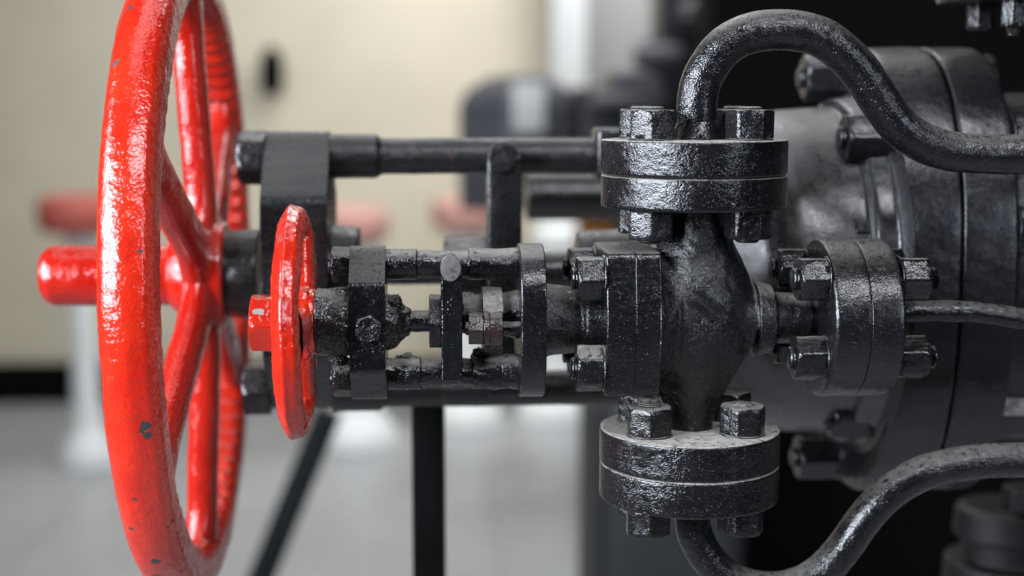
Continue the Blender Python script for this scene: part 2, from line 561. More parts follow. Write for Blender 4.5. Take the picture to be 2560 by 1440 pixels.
M_RNUT = black('rusty_dark_nut', base=(.010, .006, .0055), rough=(.2, .4), dust_sheen=.15, dust=.4, rust=.35)
M_BIG = black('black_paint_big_casting', base=(.0045, .0045, .0055), rough=(.40, .58), dust_sheen=.12, dust=.14, bscale=330, bdist=.00045, speck=.5)
M_BONNET = black('black_paint_smooth_bonnet', base=(.0045, .0047, .0058), rough=(.42, .58), dust_sheen=.06, dust=.25, bscale=330, bdist=.00022, speck=.4, spec=.85)
M_BIGY = black('black_satin_yoke', base=(.003, .003, .0035), rough=(.35, .5), dust_sheen=.1, dust=.25, bscale=300, bdist=.0006)

M_PIN = black('worn_dusty_pin', base=(.03, .029, .028), rough=(.4, .6), dust_sheen=.9, dust=1, dlo=-.6, dhi=.2, bscale=300, bdist=.0006, dcol=(.10, .095, .09))

# ------------------------------------------------------------------ the setting: floor, walls
FZ = 0.0
CZ = CAM.z
WD = 5.2                                   # depth of the back wall
def tofloor(py):                            # depth (y) at which the floor is seen at a picture height, on the middle column
    d = F + Up * ((720 - py) / FPX)
    return (CAM + d * ((FZ - CAM.z) / d.z)).y
WY = tofloor(992)
t = NT('grey_floor_paint')
a = t.noise(1.2, 4, .6); b = t.noise(14, 4, .6)
br = t.n('ShaderNodeTexBrick'); br.offset = 0; t.l(t.geo().outputs['Position'], br.inputs['Vector'])
for k_, v_ in (('Scale', 1), ('Mortar Size', .012), ('Brick Width', .6), ('Row Height', .6), ('Mortar Smooth', .3)): br.inputs[k_].default_value = v_
for k_, v_ in (('Color1', .96), ('Color2', 1.0), ('Mortar', .84)): br.inputs[k_].default_value = (v_, v_, v_, 1)
mx = t.n('ShaderNodeMix', data_type='RGBA', blend_type='MULTIPLY'); mx.inputs[0].default_value = 1
t.l(t.mix(t.ss(a, .3, .7), (.32, .325, .33), (.40, .405, .41)), mx.inputs[6]); t.l(br.outputs['Color'], mx.inputs[7])
t.out(mx.outputs[2], t.ss(b, .3, .7, (.25, .42)))
fl = mesh('floor', [(-9, -2.2, 0), (9, -2.2, 0), (9, WY + .3, 0), (-9, WY + .3, 0)], [(0, 1, 2, 3)], t.m, smooth=False)
tag(fl, kind='structure')
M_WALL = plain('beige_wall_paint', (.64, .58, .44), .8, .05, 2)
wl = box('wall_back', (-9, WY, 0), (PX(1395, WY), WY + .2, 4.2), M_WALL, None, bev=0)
tag(wl, kind='structure')
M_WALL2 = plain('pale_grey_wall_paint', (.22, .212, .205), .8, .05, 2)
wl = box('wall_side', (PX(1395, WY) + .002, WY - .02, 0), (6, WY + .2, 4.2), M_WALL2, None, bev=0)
tag(wl, kind='structure')
M_SK = plain('black_skirting', (.003, .003, .0033), .9, .1, 5, spec=.05)
zs = PZ(893, WY - .03)
sk = box('skirting_board', (-9, WY - .03, 0), (PX(1330, WY), WY - .002, zs), M_SK, None, bev=.002)
tag(sk, kind='structure')

# ------------------------------------------------------------------ small valve
C0 = Vector((0, 0, HZ))
VAL = thing('gate_valve', C0, 'small black cast iron valve in the foreground with bolted flanges and a stem yoke', 'valve')
# z levels of the two flange joints
zt1 = PZ(348, 0); zt0 = PZ(436, 0); zb0 = PZ(516, 0)
lt1 = PZ(1066, 0); lt0 = PZ(1150, 0); lb0 = PZ(1236, 0)
xf = 0.0
RF = 232 * U * .985
disc('upper_flange', 'Z', (xf, 0, 0), zb0, zt0 - .0004, RF, M_FL, VAL, fil=(.0024, .0005), n=200, step=.0022, seed=1)
disc('lower_flange', 'Z', (xf, 0, 0), lt0 + .0003, lt1, RF * .99, M_FL, VAL, fil=(.0011, .0016), n=200, step=.0022, seed=2)

# body
def body_sdf(X, Y, Z):
    X = X / U; Y = Y / U; Z = (Z - HZ) / U
    zb = (zb0 - HZ) / U; zl = (lt1 - HZ) / U
    d = ell(X, Y, Z, (10, 0, 14), (145, 130, 212))
    d = smin(d, coneX(X, Y, Z, -100, 10, 150, 120), 30)
    d = smin(d, coneX(X, Y, Z, -104, -56, 176, 140), 26)
    d = smin(d, coneZ(X, Y, Z, 60, zb + 4, 100, 69), 50)
    d = smin(d, coneZ(X, Y, Z, zl - 4, -60, 57, 90), 46)
    d = smin(d, coneX(X, Y, Z, 60, 150, 96, 82), 16)
    d = smin(d, coneX(X, Y, Z, 156, 200, 95, 84), 12)
    d = smin(d, coneX(X, Y, Z, 200, 292, 66, 62), 18)
    # casting unevenness
    d += 1.6 * np.sin(X * .045 + 1.3) * np.sin(Z * .037 + .4) * np.sin(Y * .05 + 2) + .6 * np.sin(X * .13 + Z * .05) * np.sin(Z * .12 - Y * .08)
    return d * U
hh = 3.2 * U
V, Fc = surface_net(body_sdf, (-112 * U, -195 * U, lt1 - 5 * U), (300 * U, 185 * U, zb0 + 8 * U), hh)
V = jitter(V, Fc, .0003, 45, 3, .00012, 220)
bo = mesh('body', V, Fc, M_BODY, VAL)
# cast mark on the body: raised characters following the surface
def bodymark(txt, x, z, size, depth):
    cu = bpy.data.curves.new('t', 'FONT'); cu.body = txt; cu.size = size; cu.extrude = .0006; cu.offset = .0001; cu.resolution_u = 3
    ob = bpy.data.objects.new('t', cu); COL.objects.link(ob)
    dg = bpy.context.evaluated_depsgraph_get()
    me = bpy.data.meshes.new_from_object(ob.evaluated_get(dg))
    V = np.array([v.co[:] for v in me.vertices]); Fc = [tuple(p.vertices) for p in me.polygons]
    bpy.data.objects.remove(ob); bpy.data.meshes.remove(me)
    W = []
    for v in V:
        X = x + v[0]; Z = z + v[1]
        ys = np.linspace(-.05, 0, 200)
        dd = body_sdf(np.full(200, X), ys, np.full(200, Z))
        k = int(np.argmax(dd < 0))
        W.append((X, ys[k] - v[2] * 1.0 - .0001, Z))
    mesh('cast_mark', W, Fc, M_BODY, bo, smooth=False)
bodymark('Nb', P(1748, 822, -.031).x, P(1748, 822, -.031).z, 38 * U, .001)
bodymark('c', P(1790, 822, -.031).x, P(1790, 822, -.031).z, 30 * U, .001)
bodymark('0', P(1809, 822, -.030).x, P(1809, 822, -.030).z, 38 * U, .001)

# threaded nipple to the right flange
xr0 = PX(2035, 0); xr1 = PX(2122, 0); xr2 = PX(2205, 0)
pts = [(292 * U, 0), (292 * U, 50 * U)]
s = 292 * U
while s < xr0 + .002:
    pts += [(s + .0009, 54 * U), (s + .0018, 49 * U)]; s += .0018
pts += [(xr0 + .003, 0)]
V, Fc = revolve(pts, 'X', (0, 0, HZ), 64)
fixn(mesh('threaded_nipple', V, Fc, M_STUD, VAL))
disc('right_flange', 'X', (0, 0, HZ), xr0, xr1 - .0001, 198 * U, M_SIDE, VAL, fil=(.0035, .0007), n=180, step=.0025, seed=5)

# bonnet flange: squarish plate with flat top and bottom and a bulging front
def bonrf(hh_, yy, bul):
    def f(t, s, r):
        c, s_ = abs(math.cos(t)), abs(math.sin(t))
        # front/back: shallow arc, top/bottom: flat
        k = r
        a = (k * yy) / max(c, 1e-6); b = (k * hh_) / max(s_, 1e-6)
        rr = (a ** -24 + b ** -24) ** (-1 / 24)
        z = rr * s_ / (k * hh_)
        return rr * (1 + bul * (1 - z * z) * (c ** 2))
    return f
ym = -.0335
xb0 = PX(1517, -.04); xb1 = PX(1590, -.04); xb2 = PX(1655, -.04)
zc = (PZ(630, -.034) + PZ(990, -.034)) / 2; zh = (PZ(630, -.034) - PZ(990, -.034)) / 2
for i, (a, b) in enumerate(((xb0, xb1 - .0001), (xb1 + .0001, xb2))):
    disc('bonnet_flange', 'X', (0, 0, zc), a, b, 1.0 * zh, M_BON, VAL, fil=(.0012, .0004) if i == 0 else (.0004, .0012), n=240, rf=bonrf(1, .80, .20), step=.0025, seed=8 + i * 0)
# bonnet neck
xy0 = PX(1303, -.035); xy1 = PX(1367, -.035)
lathe('bonnet_neck', 'X', C0 * 1 - Vector((0, 0, 0)), [(xy1 - .002, 0), (xy1 - .002, 96 * U), (xy1 + .004, 88 * U), (xy1 + .018, 84 * U), (xb0 - .012, 80 * U), (xb0 - .010, 92 * U), (xb0 + .002, 92 * U), (xb0 + .002, 0)],
      M_BODY, VAL, rad=[0, 0, .005, .003, .002, .002, 0, 0], n=96, seed=11, jit=(.0006, 60))
# yoke end disc
lathe('yoke_disc', 'X', (0, 0, (PZ(603, 0) + PZ(985, 0)) / 2), [(xy0, 0), (xy0, 189 * U), (xy1, 189 * U), (xy1, 0)], M_BON, VAL, rad=.0012, n=180, step=.0025, seed=12,
      rf=lambda t, s, r: r * (1 if abs(math.sin(t)) < .8 else 1) * ((abs(math.cos(t)) ** 2.6 + abs(math.sin(t)) ** 2.6) ** (-1 / 2.6)) * (1 - .20 * abs(math.cos(t)) ** 2))

# octagonal yoke plate
def octrf(half, depth, ch):
    """cross-section (y,z) polygon: half height `half`, half depth, chamfer"""
    pl = []
    for sy in (1, -1):
        for sz in (1, -1):
            nrm = np.array([sy, sz]) / math.sqrt(2)
            pl.append((nrm, np.dot(nrm, [sy * depth, sz * (half - ch)])))
    for nrm, d in (((1, 0), depth), ((-1, 0), depth), ((0, 1), half), ((0, -1), half)):
        pl.append((np.array(nrm, float), d))
    def f(t, s, r):
        d = np.array([math.cos(t), math.sin(t)])
        q = [(dist / (nrm @ d)) for nrm, dist in pl if nrm @ d > 1e-6]
        k = sum((1 / x) ** 40 for x in q) ** (-1 / 40)
        return k * r
    return f
xp0 = PX(872, -.024); xp1 = PX(963, -.024)
zyc = (PZ(608, 0) + PZ(990, 0)) / 2; zyh = (PZ(608, 0) - PZ(990, 0)) / 2
V_, F_ = None, None
lathe('yoke_plate', 'X', (0, 0, zyc), [(xp0, 0), (xp0, 1), (xp1, 1), (xp1, 0)], M_YOKE, VAL, rad=.0012, n=240, step=.05, seed=14, rf=octrf(zyh, .024, 88 * U))
# refine: nothing else; stem sleeve, boss
xh = PX(782, -.02)
lathe('stem_sleeve', 'X', C0, [(xh, 0), (xh, 78 * U), (xh + .0015, 82 * U), (xp0 - .003, 84 * U), (xp0 + .001, 80 * U), (xp0 + .001, 0)], M_GREASE, VAL, rad=.001, n=128, step=.0018, seed=15, jit=(.0010, 90), jit2=(.0006, 380))
xg = PX(1027, 0)
lathe('stem_boss', 'X', C0, [(xp1 - .001, 0), (xp1 - .001, 70 * U), (xp1 + .0055, 66 * U), (xp1 + .008, 54 * U), (xp1 + .011, 40 * U), (xg, 31 * U), (xg, 0)], M_GREASE, VAL, rad=.002, n=128, step=.0014, seed=16, jit=(.0016, 110), jit2=(.0007, 420))
xs1 = PX(1080, 0)
lathe('stem', 'X', C0, [(xg - .002, 0), (xg - .002, 27 * U), (PX(1300, 0), 27 * U), (PX(1300, 0), 0)], M_ROD, VAL, rad=.0003, n=48, seed=17, jit=(.0006, 120))
V, Fc = nut_vf(63 * U, 34 * U, rot=math.pi / 6)
W = np.stack([V[:, 2] + PX(1073, -.015), V[:, 0], V[:, 1] + HZ], 1)
W = jitter(W, Fc, .0004, 150, 3)
fixn(mesh('stem_nut', W, Fc, M_NUT, VAL, sharp=62))
# guide bar with its round pin
gx0 = PX(1103, -.026); gx1 = PX(1156, -.026)
gb = box('guide_bar', (gx0, -.026, PZ(948, -.026)), (gx1, -.008, PZ(668, -.026)), M_YOKE, VAL, bev=.0010, cuts=14, jit=(.0003, 90), seed=4)
V, Fc = revolve(dense(roundprof([(0, 0), (0, 27 * U), (.013, 25 * U), (.013, 0)], .0008), .002), 'Z', (0, 0, 0), 48)
pc = P(1127, 671, -.037)
W = np.stack([V[:, 0] * .92 + pc.x, V[:, 2] + pc.y, V[:, 1] * 1.2 + pc.z], 1)
W = jitter(W, Fc, .0003, 150, 5)
fixn(mesh('guide_pin', W, Fc, M_PIN, gb, sharp=60))
# hexagon head screw on the front of the yoke plate
V, Fc = nut_vf(30 * U, .006, rot=.2)
pc = P(921, 822, -.024)
W = np.stack([V[:, 0] + pc.x, pc.y + .0005 - V[:, 2], V[:, 1] + pc.z], 1)
fixn(mesh('set_screw', jitter(W, Fc, .0003, 200, 5), Fc, M_NUT, VAL, sharp=62))
# rods
for k, (pyc, rr) in enumerate(((656, (38, 33, 38)), (925, (40, 33, 42)))):
    z = PZ(pyc, 0)
    a, b, c, d = xp1 - .001, PX(1042 + 6 * k, 0), PX(1170 + 8 * k, 0), xy0 + .001
    r0, r1, r2 = [q * U for q in rr]
    rod = lathe('yoke_rod', 'X', (0, 0, z), [(a, 0), (a, r0), (b, r0), (b + .0004, r1), (c, r1), (c + .0006, r2), (d, r2), (d, 0)], M_ROD, VAL, rad=.0004, n=72,
                step=.0018, seed=20 + k, jit=(.0006 + .0012 * k, 70), jit2=(.0002 + .0005 * k, 400))
    # nut and stud end left of the plate
    z2 = PZ(657 + k * 280, 0)
    nx = PX(824 + 4 * k, 0)
    bolt(VAL, (xp0 + .0002, 0, z2), (xp0 + .01, 0, z2), 40 * U, 46 * U, (M_STUD, M_NUT if k == 0 else M_GREASE), stub0=.0022, stub1=-46 * U, rot=.02, seed=40 + k, names=('nut', None))
# crusts of grease and dirt lying on the lower rod and round the sleeve
def clod(name, c, r, mat, parent, seed, sc=(1, 1, 1), amp=.34):
    import bmesh
    bm = bmesh.new(); bmesh.ops.create_icosphere(bm, subdivisions=5, radius=1)
    V = []
    for v in bm.verts:
        d = 1 + amp * noise.noise(v.co * 1.7 + Vector((seed, 0, 0))) + amp * .6 * noise.noise(v.co * 5 + Vector((0, seed, 0))) + amp * .25 * noise.noise(v.co * 14)
        V.append(Vector((v.co.x * sc[0], v.co.y * sc[1], v.co.z * sc[2])) * r * d + Vector(c))
    Fc = [tuple(v.index for v in f.verts) for f in bm.faces]; bm.free()
    return mesh(name, [tuple(v) for v in V], Fc, mat, parent)
for i, (px, py, Y, r, sc) in enumerate(((1020, 901, .001, 22, (1.4, .8, .75)), (1199, 892, .002, 24, (.9, .8, .8)), (1262, 899, 0, 22, (1.9, .9, .5)),
                                        (848, 900, .000, 26, (.9, .9, .6)), (852, 728, -.002, 24, (1.2, 1, .4)), (985, 762, -.006, 28, (.6, .9, .9)), (985, 838, -.004, 24, (.6, .9, .9)),
                                        (1178, 765, .004, 36, (1.0, .8, .9)))):
    clod('grease_clod', P(px, py, Y), r * U, M_GLAND if i in (0, 7) else M_GREASE, VAL, 3.3 * i + 1, sc)
# gland: dusty packing tube, oval follower, gland stud and rusty nut
gl0, gl1 = PX(1208, -.012), PX(1256, -.012)
lathe('packing_tube', 'X', C0 + Vector((0, .002, .0035)), [(PX(1157, 0), 0), (PX(1157, 0), 46 * U), (gl0, 48 * U), (gl1, 52 * U), (xy0 + .001, 62 * U), (xy0 + .001, 0)], M_GLAND, VAL, rad=.001, n=96, seed=31, jit=(.0012, 90), jit2=(.0008, 300))
go = lathe('gland_flange', 'X', (0, 0, HZ), [(gl0, 0), (gl0, 1), (gl1, 1), (gl1, 0)], M_GLAND, VAL, rad=.0014, n=140, step=.05, seed=32, jit=(.0006, 100), jit2=(.0004, 380),
      rf=lambda t, s, r: r * .0203 * (1 + .12 * abs(math.cos(t))))
gz = PZ(817, -.02)
lathe('gland_stud', 'X', (0, -.0195, gz), [(PX(1163, -.02), 0), (PX(1163, -.02), 16 * U), (xy0 + .001, 17 * U), (xy0 + .001, 0)], M_ROD, VAL, rad=.0008, n=48, seed=33, jit=(.0006, 120))
V, Fc = nut_vf(36 * U, 38 * U, rot=math.pi / 6)
W = np.stack([V[:, 2] + PX(1171, -.02), V[:, 0] - .0195, V[:, 1] + gz], 1)
fixn(mesh('gland_nut', jitter(W, Fc, .0003, 150, 9), Fc, M_RNUT, VAL, sharp=62))
lathe('gland_eye', 'X', (0, -.0195, gz - .0002), [(PX(1209, -.02), 0), (PX(1209, -.02), 46 * U), (PX(1222, -.02), 45 * U), (PX(1225, -.02), 43 * U), (PX(1256, -.02), 45 * U), (PX(1256, -.02), 0)], M_RNUT, VAL, rad=.0009, n=72, seed=34, jit=(.0005, 120))
# bonnet bolts (through both plates)
for i, (yb, pz_) in enumerate(((-.0265, 695), (-.0265, 918), (.028, 0), (.028, 1))):
    if i < 2: z = PZ(pz_, yb)
    else: z = PZ((695, 918)[i - 2], -.0265)
    bolt(VAL, (xb0 + .0002, yb, z), (xb2 - .0002, yb, z), 51 * U, 62 * U, (M_STUD, M_NUT), stub0=.0048, stub1=-62 * U - .003, rs=27 * U, rot=math.pi / 6 + (.0 if i != 1 else .5), collar=.0016, seed=50 + i, names=('nut', None))
# flange bolts of the two vertical joints; the pipe's own loose flange is what they clamp
for j, (za, zb) in enumerate(((zb0, zt1), (lb0, lt1))):
    for i, (bx, by) in enumerate(((-118, -88), (118, -88), (-118, 88), (118, 88))):
        st = .0030
        if j == 1: st = .0065 if i == 0 else .0022
        bolt(VAL, (bx * U * (1 if j == 0 else .98), by * U, za - .0001), (bx * U * (1 if j == 0 else .98), by * U, zb + .0001), 52 * U, 68 * U, (M_STUD, M_NUT), stub0=.0032, stub1=st, rs=29 * U,
             rot=(.12, -.35, .3, .7, .05, .42, .2, .8)[j * 4 + i] + .001, collar=.0010, seed=60 + j * 4 + i)
# right flange bolts
for i, (yb, pz_) in enumerate(((-.026, 700), (-.026, 898), (.026, 0), (.026, 1))):
    z = PZ(pz_, yb) if i < 2 else PZ((700, 898)[i - 2], -.026)
    bolt(VAL, (xr0, yb, z), (xr2, yb, z), 50 * U, 72 * U if i != 0 else 68 * U, (M_STUD, M_BON), stub0=.0045, stub1=.0075, rs=28 * U, rot=math.pi / 6 + (.06, .35, .2, .1)[i], collar=.0012, seed=80 + i)

# ------------------------------------------------------------------ pipes
def flanged_pipe(name, label, z0, z1, weld, ctrl, rad, seed, Rf=RF, down=False):
    t = thing(name, Vector((0, 0, z0)), label, 'pipe')
    disc('flange', 'Z', (0, 0, 0), min(z0, z1), max(z0, z1), Rf, M_FL, t, fil=.0016, n=200, step=.0022, seed=seed)
    pts = smoothpts(catmull(ctrl, 16), 30)
    tube('pipe_tube', pts, rad, M_PIPE, t, n=64, seed=seed)
    return t
def px2(pts, Y): return [P(a, b, Y if not isinstance(Y, list) else Y[i]) for i, (a, b) in enumerate(pts)]
up = [(1747, 350), (1744, 300), (1743, 250), (1752, 205), (1772, 165), (1805, 122), (1855, 90), (1915, 76), (1985, 76), (2050, 92), (2105, 130), (2148, 175), (2180, 222), (2215, 275), (2255, 322), (2310, 358), (2380, 379), (2460, 385), (2560, 386), (2700, 386), (2860, 386)]
t = flanged_pipe('bent_pipe', 'black glossy pipe arching up from the top flange of the small valve', zt0 + .0004, zt1, None, px2(up, 0), 49.5 * U, 101)
V, Fc = revolve(dense(roundprof([(zt1 - .001, .0), (zt1 - .001, 66 * U), (zt1 + .002, 62 * U), (zt1 + .0075, 56 * U), (zt1 + .0125, 47 * U), (zt1 + .0125, 0)], .002), .002), 'Z', (P(1745, 320, 0).x, 0, 0), 72)
fixn(mesh('weld_collar', jitter(V, Fc, .0006, 120, 4, .0003, 400), Fc, M_FL, t))
lo = [(1730, 1262), (1731, 1310), (1743, 1352), (1768, 1395), (1810, 1438), (1868, 1466), (1935, 1474), (2000, 1460), (2060, 1425), (2108, 1372), (2145, 1318), (2190, 1262), (2250, 1212), (2320, 1178), (2405, 1159), (2480, 1152), (2560, 1150), (2700, 1149), (2860, 1149)]
t = flanged_pipe('bent_pipe', 'black dusty pipe looping down from the bottom flange of the small valve', lt0 - .0004, lb0, None, px2(lo, 0), 45 * U, 103, Rf=RF * .99)
t = thing('thin_pipe', (xr1, 0, HZ), 'thin black pipe running right from the vertical side flange of the small valve', 'pipe')
disc('flange', 'X', (0, 0, HZ), xr1 + .0001, xr2, 198 * U, M_SIDE, t, fil=(.0007, .0035), n=180, step=.0025, seed=6)
th = [(2190, 782), (2260, 779), (2330, 778), (2400, 779), (2470, 784), (2530, 794), (2600, 808), (2700, 835), (2850, 880)]
tube('pipe_tube', smoothpts(catmull(px2(th, 0), 14), 10), 27 * U, M_PIPE, t, n=48, seed=9, jit=(.0006, 70))

# ------------------------------------------------------------------ hand wheels
def ring_section(sec, R, c, n=360, ripple=None):
    """closed ring round the X axis; sec = closed list of (x, dr)"""
    m = len(sec); V = []; Fc = []
    for i in range(n):
        a = 2 * math.pi * i / n
        for (x, dr) in sec:
            if ripple: dr = dr + ripple(a, x, dr)
            r = R + dr
            V.append((c[0] + x, c[1] + r * math.cos(a), c[2] + r * math.sin(a)))
    for i in range(n):
        for k in range(m):
            Fc.append((i * m + k, i * m + (k + 1) % m, ((i + 1) % n) * m + (k + 1) % m, ((i + 1) % n) * m + k))
    return np.array(V), Fc
def closed_round(pts, rad, seg=4, step=None):
    n = len(pts); out = []
    for i in range(n):
        p0, p1, p2 = np.array(pts[i - 1]), np.array(pts[i]), np.array(pts[(i + 1) % n])
        a = p0 - p1; b = p2 - p1; la = np.linalg.norm(a); lb = np.linalg.norm(b); a /= la; b /= lb
        k = min(rad if not hasattr(rad, '__len__') else rad[i], la * .48, lb * .48)
        for j in range(seg + 1):
            t_ = j / seg
            out.append(tuple((1 - t_) ** 2 * (p1 + a * k) + 2 * t_ * (1 - t_) * p1 + t_ * t_ * (p1 + b * k)))
    return out
def spoke(name, c, a, r0, r1, x0, x1, wt, wx, mat, parent, seed, flare=1.5):
    """from the hub (radius r0, x0) to the rim (radius r1, x1) at angle a round the X axis"""
    er = Vector((0, math.cos(a), math.sin(a))); et = Vector((0, -math.sin(a), math.cos(a))); ex = Vector((1, 0, 0))
    n = 40; m = 36; V = []
    for i in range(n + 1):
        t_ = i / n
        r = r0 + (r1 - r0) * t_
        e = t_ * t_ * (3 - 2 * t_)
        x = x0 + (x1 - x0) * e
        fl = 1 + (flare - 1) * (max(0, 1 - t_ * 4.5) ** 2) + (flare - 1) * .8 * (max(0, 1 - (1 - t_) * 5.5) ** 2)
        for k in range(m):
            q = 2 * math.pi * k / m
            cc, ss = math.cos(q), math.sin(q)
            cc = math.copysign(abs(cc) ** .8, cc); ss = math.copysign(abs(ss) ** .8, ss)
            V.append(tuple(Vector(c) + er * r + ex * (x + wx * cc) + et * (wt * fl * ss)))
    Fc = [(i * m + k, i * m + (k + 1) % m, (i + 1) * m + (k + 1) % m, (i + 1) * m + k) for i in range(n) for k in range(m)]
    V = jitter(np.array(V), Fc, .0006, 60, seed)
    return fixn(mesh(name, V, Fc, mat, parent))

# big wheel
BY = .17
BZ = PZ(686, BY, 500)
RC = .2135
wx = P(316, 686, BY - RC).x
dark = (.035, .03, .03)
M_REDH = red('red_gloss_paint_hub', side=.3, rough=(.07, .13), base=(.38, .009, .0045))
BW = thing('handwheel', (wx, BY, BZ), 'large red spoked handwheel with chipped gloss paint at the left edge', 'handwheel')
a_, b_ = .0172, .0180
sec = closed_round([(-a_, -b_ * .6), (-a_, b_ * .35), (-a_ * .62, b_ * .92), (a_ * .1, b_ * 1.08), (a_ * .80, b_ * .86), (a_, b_ * .55), (a_ * 1.02, -b_ * .6), (a_ * .6, -b_), (-a_ * .6, -b_)],
                   [.006, .010, .009, .02, .0035, .0035, .004, .006, .006], 5)
def rip(a, x, dr):
    if dr < 0:
        return .0045 * (math.cos(a * 84) * .5 + .5 * noise.noise(Vector((math.cos(a) * 6, math.sin(a) * 6, 2)))) * min(1, (-dr / b_)) ** 1.5
    return 0
V, Fc = ring_section(sec, RC, (wx, BY, BZ), 1200, rip)
V = jitter(V, Fc, .0009, 22, 5, .0003, 160)
from mathutils.bvhtree import BVHTree
def spots(V, Fc, lst, col):
    bv = BVHTree.FromPolygons([tuple(v) for v in V], Fc)
    out = []
    for px, py, r_ in lst:
        d = (P(px, py, 0) - CAM).normalized()
        h_ = bv.ray_cast(CAM, d)[0]
        if h_ is not None: out.append((h_, r_, col))
    return out
M_RED = red('red_gloss_paint_big_wheel', spots(V, Fc, [(362, 1068, .0036), (370, 1088, .0024), (290, 156, .0026), (327, 18, .0024), (390, 1404, .0032), (328, 1322, .0016),
            (338, 1249, .0014), (394, 1440, .0026), (432, 1302, .0018), (350, 628, .0013), (420, 1318, .0012)], dark))
fixn(mesh('rim', V, Fc, M_RED, BW))
hx0, hx1 = P(478, 686, BY - .03).x, P(556, 686, BY - .03).x
hxm = (hx0 + hx1) / 2
lathe('hub', 'X', (0, BY, BZ), [(hx0 - .020, 0), (hx0 - .020, .0235), (hx0 - .012, .030), (hx0 - .002, .036), (hx0 + .009, .0385), (hx1 - .002, .0385), (hx1, .0365), (hx1, 0)], M_REDH, BW, rad=.003, n=128, seed=61, jit=(.0006, 60))
for k in range(6):
    a = math.pi / 2 + k * math.pi / 3 + .02
    spoke('spoke', (0, BY, BZ), a, .024, RC - .012, hxm - .007, wx + .004, .0150, .0110, M_REDH, BW, 70 + k, flare=2.35)
xc0 = P(88, 690, BY - .02).x
lathe('stem_cap', 'X', (0, BY, BZ), [(xc0, 0), (xc0, .0165), (xc0 + .0075, .0222), (hx0 + .001, .0222), (hx0 + .001, 0)], M_REDH, BW, rad=[0, .003, .004, 0, 0], n=96, seed=62, jit=(.0005, 50))

# small wheel
brown = (.10, .055, .04)
swx = P(712, 797, -.063).x
SW = thing('handwheel', (swx, 0, HZ), 'small red handwheel with thick drippy paint in front of the machine', 'handwheel')
q = U * .93
sec = closed_round([(-36 * q, -16 * q), (-34 * q, 2 * q), (-8 * q, 40 * q), (6 * q, 34 * q), (24 * q, 30 * q), (37 * q, 4 * q), (34 * q, -22 * q), (16 * q, -38 * q), (-18 * q, -38 * q)], .0022, 5)
V, Fc = ring_section(sec, 253 * U, (swx, 0, HZ), 520)
V = jitter(V, Fc, .0011, 45, 2, .0004, 190)
M_RED2 = red('red_gloss_paint_small_wheel', spots(V, Fc, [(698, 597, .0021), (703, 600, .0012), (731, 700, .0007), (690, 560, .0006)], brown) + [(P(771, 857, -.05), .0020, dark)], bscale=300, bdist=.0012, rough=(.10, .26))
fixn(mesh('rim', V, Fc, M_RED2, SW))
shx1 = P(786, 797, -.018).x
lathe('hub', 'X', C0, [(swx - .012, 0), (swx - .012, .016), (swx - .006, .020), (shx1 - .003, .0205), (shx1, .0195), (shx1, 0)], M_RED2, SW, rad=.002, n=96, seed=63, jit=(.0010, 90))
for k in range(3):
    a = math.pi + k * 2 * math.pi / 3
    spoke('spoke', (0, 0, HZ), a, .012, 253 * U - .004, swx + .005, swx + .003, .0105, .0070, M_RED2, SW, 90 + k, flare=2.0)
V, Fc = nut_vf(66 * U, .0215, rot=math.pi / 6)
W = np.stack([-V[:, 2] + (P(620, 797, -.017).x + .0215), V[:, 0], V[:, 1] + HZ], 1)
M_RED3 = red('red_gloss_paint_nut', spots(W, Fc, [(640, 778, .0022), (650, 779, .0022)], (.33, .28, .24)), bscale=260, bdist=.0009, rough=(.1, .25))
fixn(mesh('hub_nut', jitter(W, Fc, .0007, 90, 9), Fc, M_RED3, SW, sharp=62))

# ------------------------------------------------------------------ large valve behind
LV = thing('large_gate_valve', (PX(1728, BY), BY, BZ), 'large black cast iron valve standing behind the small valve with long yoke rods', 'valve')
k1 = (BY - CAM.y) / FPX            # metres per pixel at the big axis
lathe('stem_collar', 'X', (0, BY, BZ), [(hx1 - .001, 0), (hx1 - .001, .0315), (hx1 + .012, .0325), (PX(655, BY), .0325), (PX(655, BY), 0)], M_BIGY, LV, rad=.001, n=96, seed=1)
yp0, yp1 = P(652, 686, BY - .05).x, P(820, 686, BY - .05).x
zt_, zb_ = PZ(320, BY - .03, 740), PZ(1052, BY - .03, 740)
BYC = (zt_ + zb_) / 2; BH = (zt_ - zb_) / 2
lathe('yoke_plate', 'X', (0, BY, BYC), [(yp0, 0), (yp0, 1), (yp1, 1), (yp1, 0)], M_BIGY, LV, rad=.002, n=240, step=.05, seed=3, rf=octrf(BH, .05, .05), jit=(.0004, 40))
lathe('yoke_boss', 'X', (0, BY, BZ), [(yp1 - .001, 0), (yp1 - .001, .036), (PX(902, BY), .034), (PX(902, BY), 0)], M_BIGY, LV, rad=.002, n=96, seed=4)
lathe('stem', 'X', (0, BY, BZ), [(PX(890, BY), 0), (PX(890, BY), .0085), (PX(1500, BY), .0085), (PX(1500, BY), 0)], M_BIGY, LV, rad=.0005, n=48)
lathe('gland', 'X', (0, BY, BZ), [(PX(1325, BY), 0), (PX(1325, BY), .014), (PX(1440, BY), .016), (PX(1440, BY), .03), (PX(1700, BY), .034), (PX(1700, BY), 0)], M_BIGY, LV, rad=.001, n=64)
V, Fc = nut_vf(.024, .032, rot=.1)
W = np.stack([V[:, 2] + PX(1110, BY), V[:, 0] + BY, V[:, 1] + BZ], 1)
fixn(mesh('stem_nut', W, Fc, M_BIGY, LV, sharp=62))
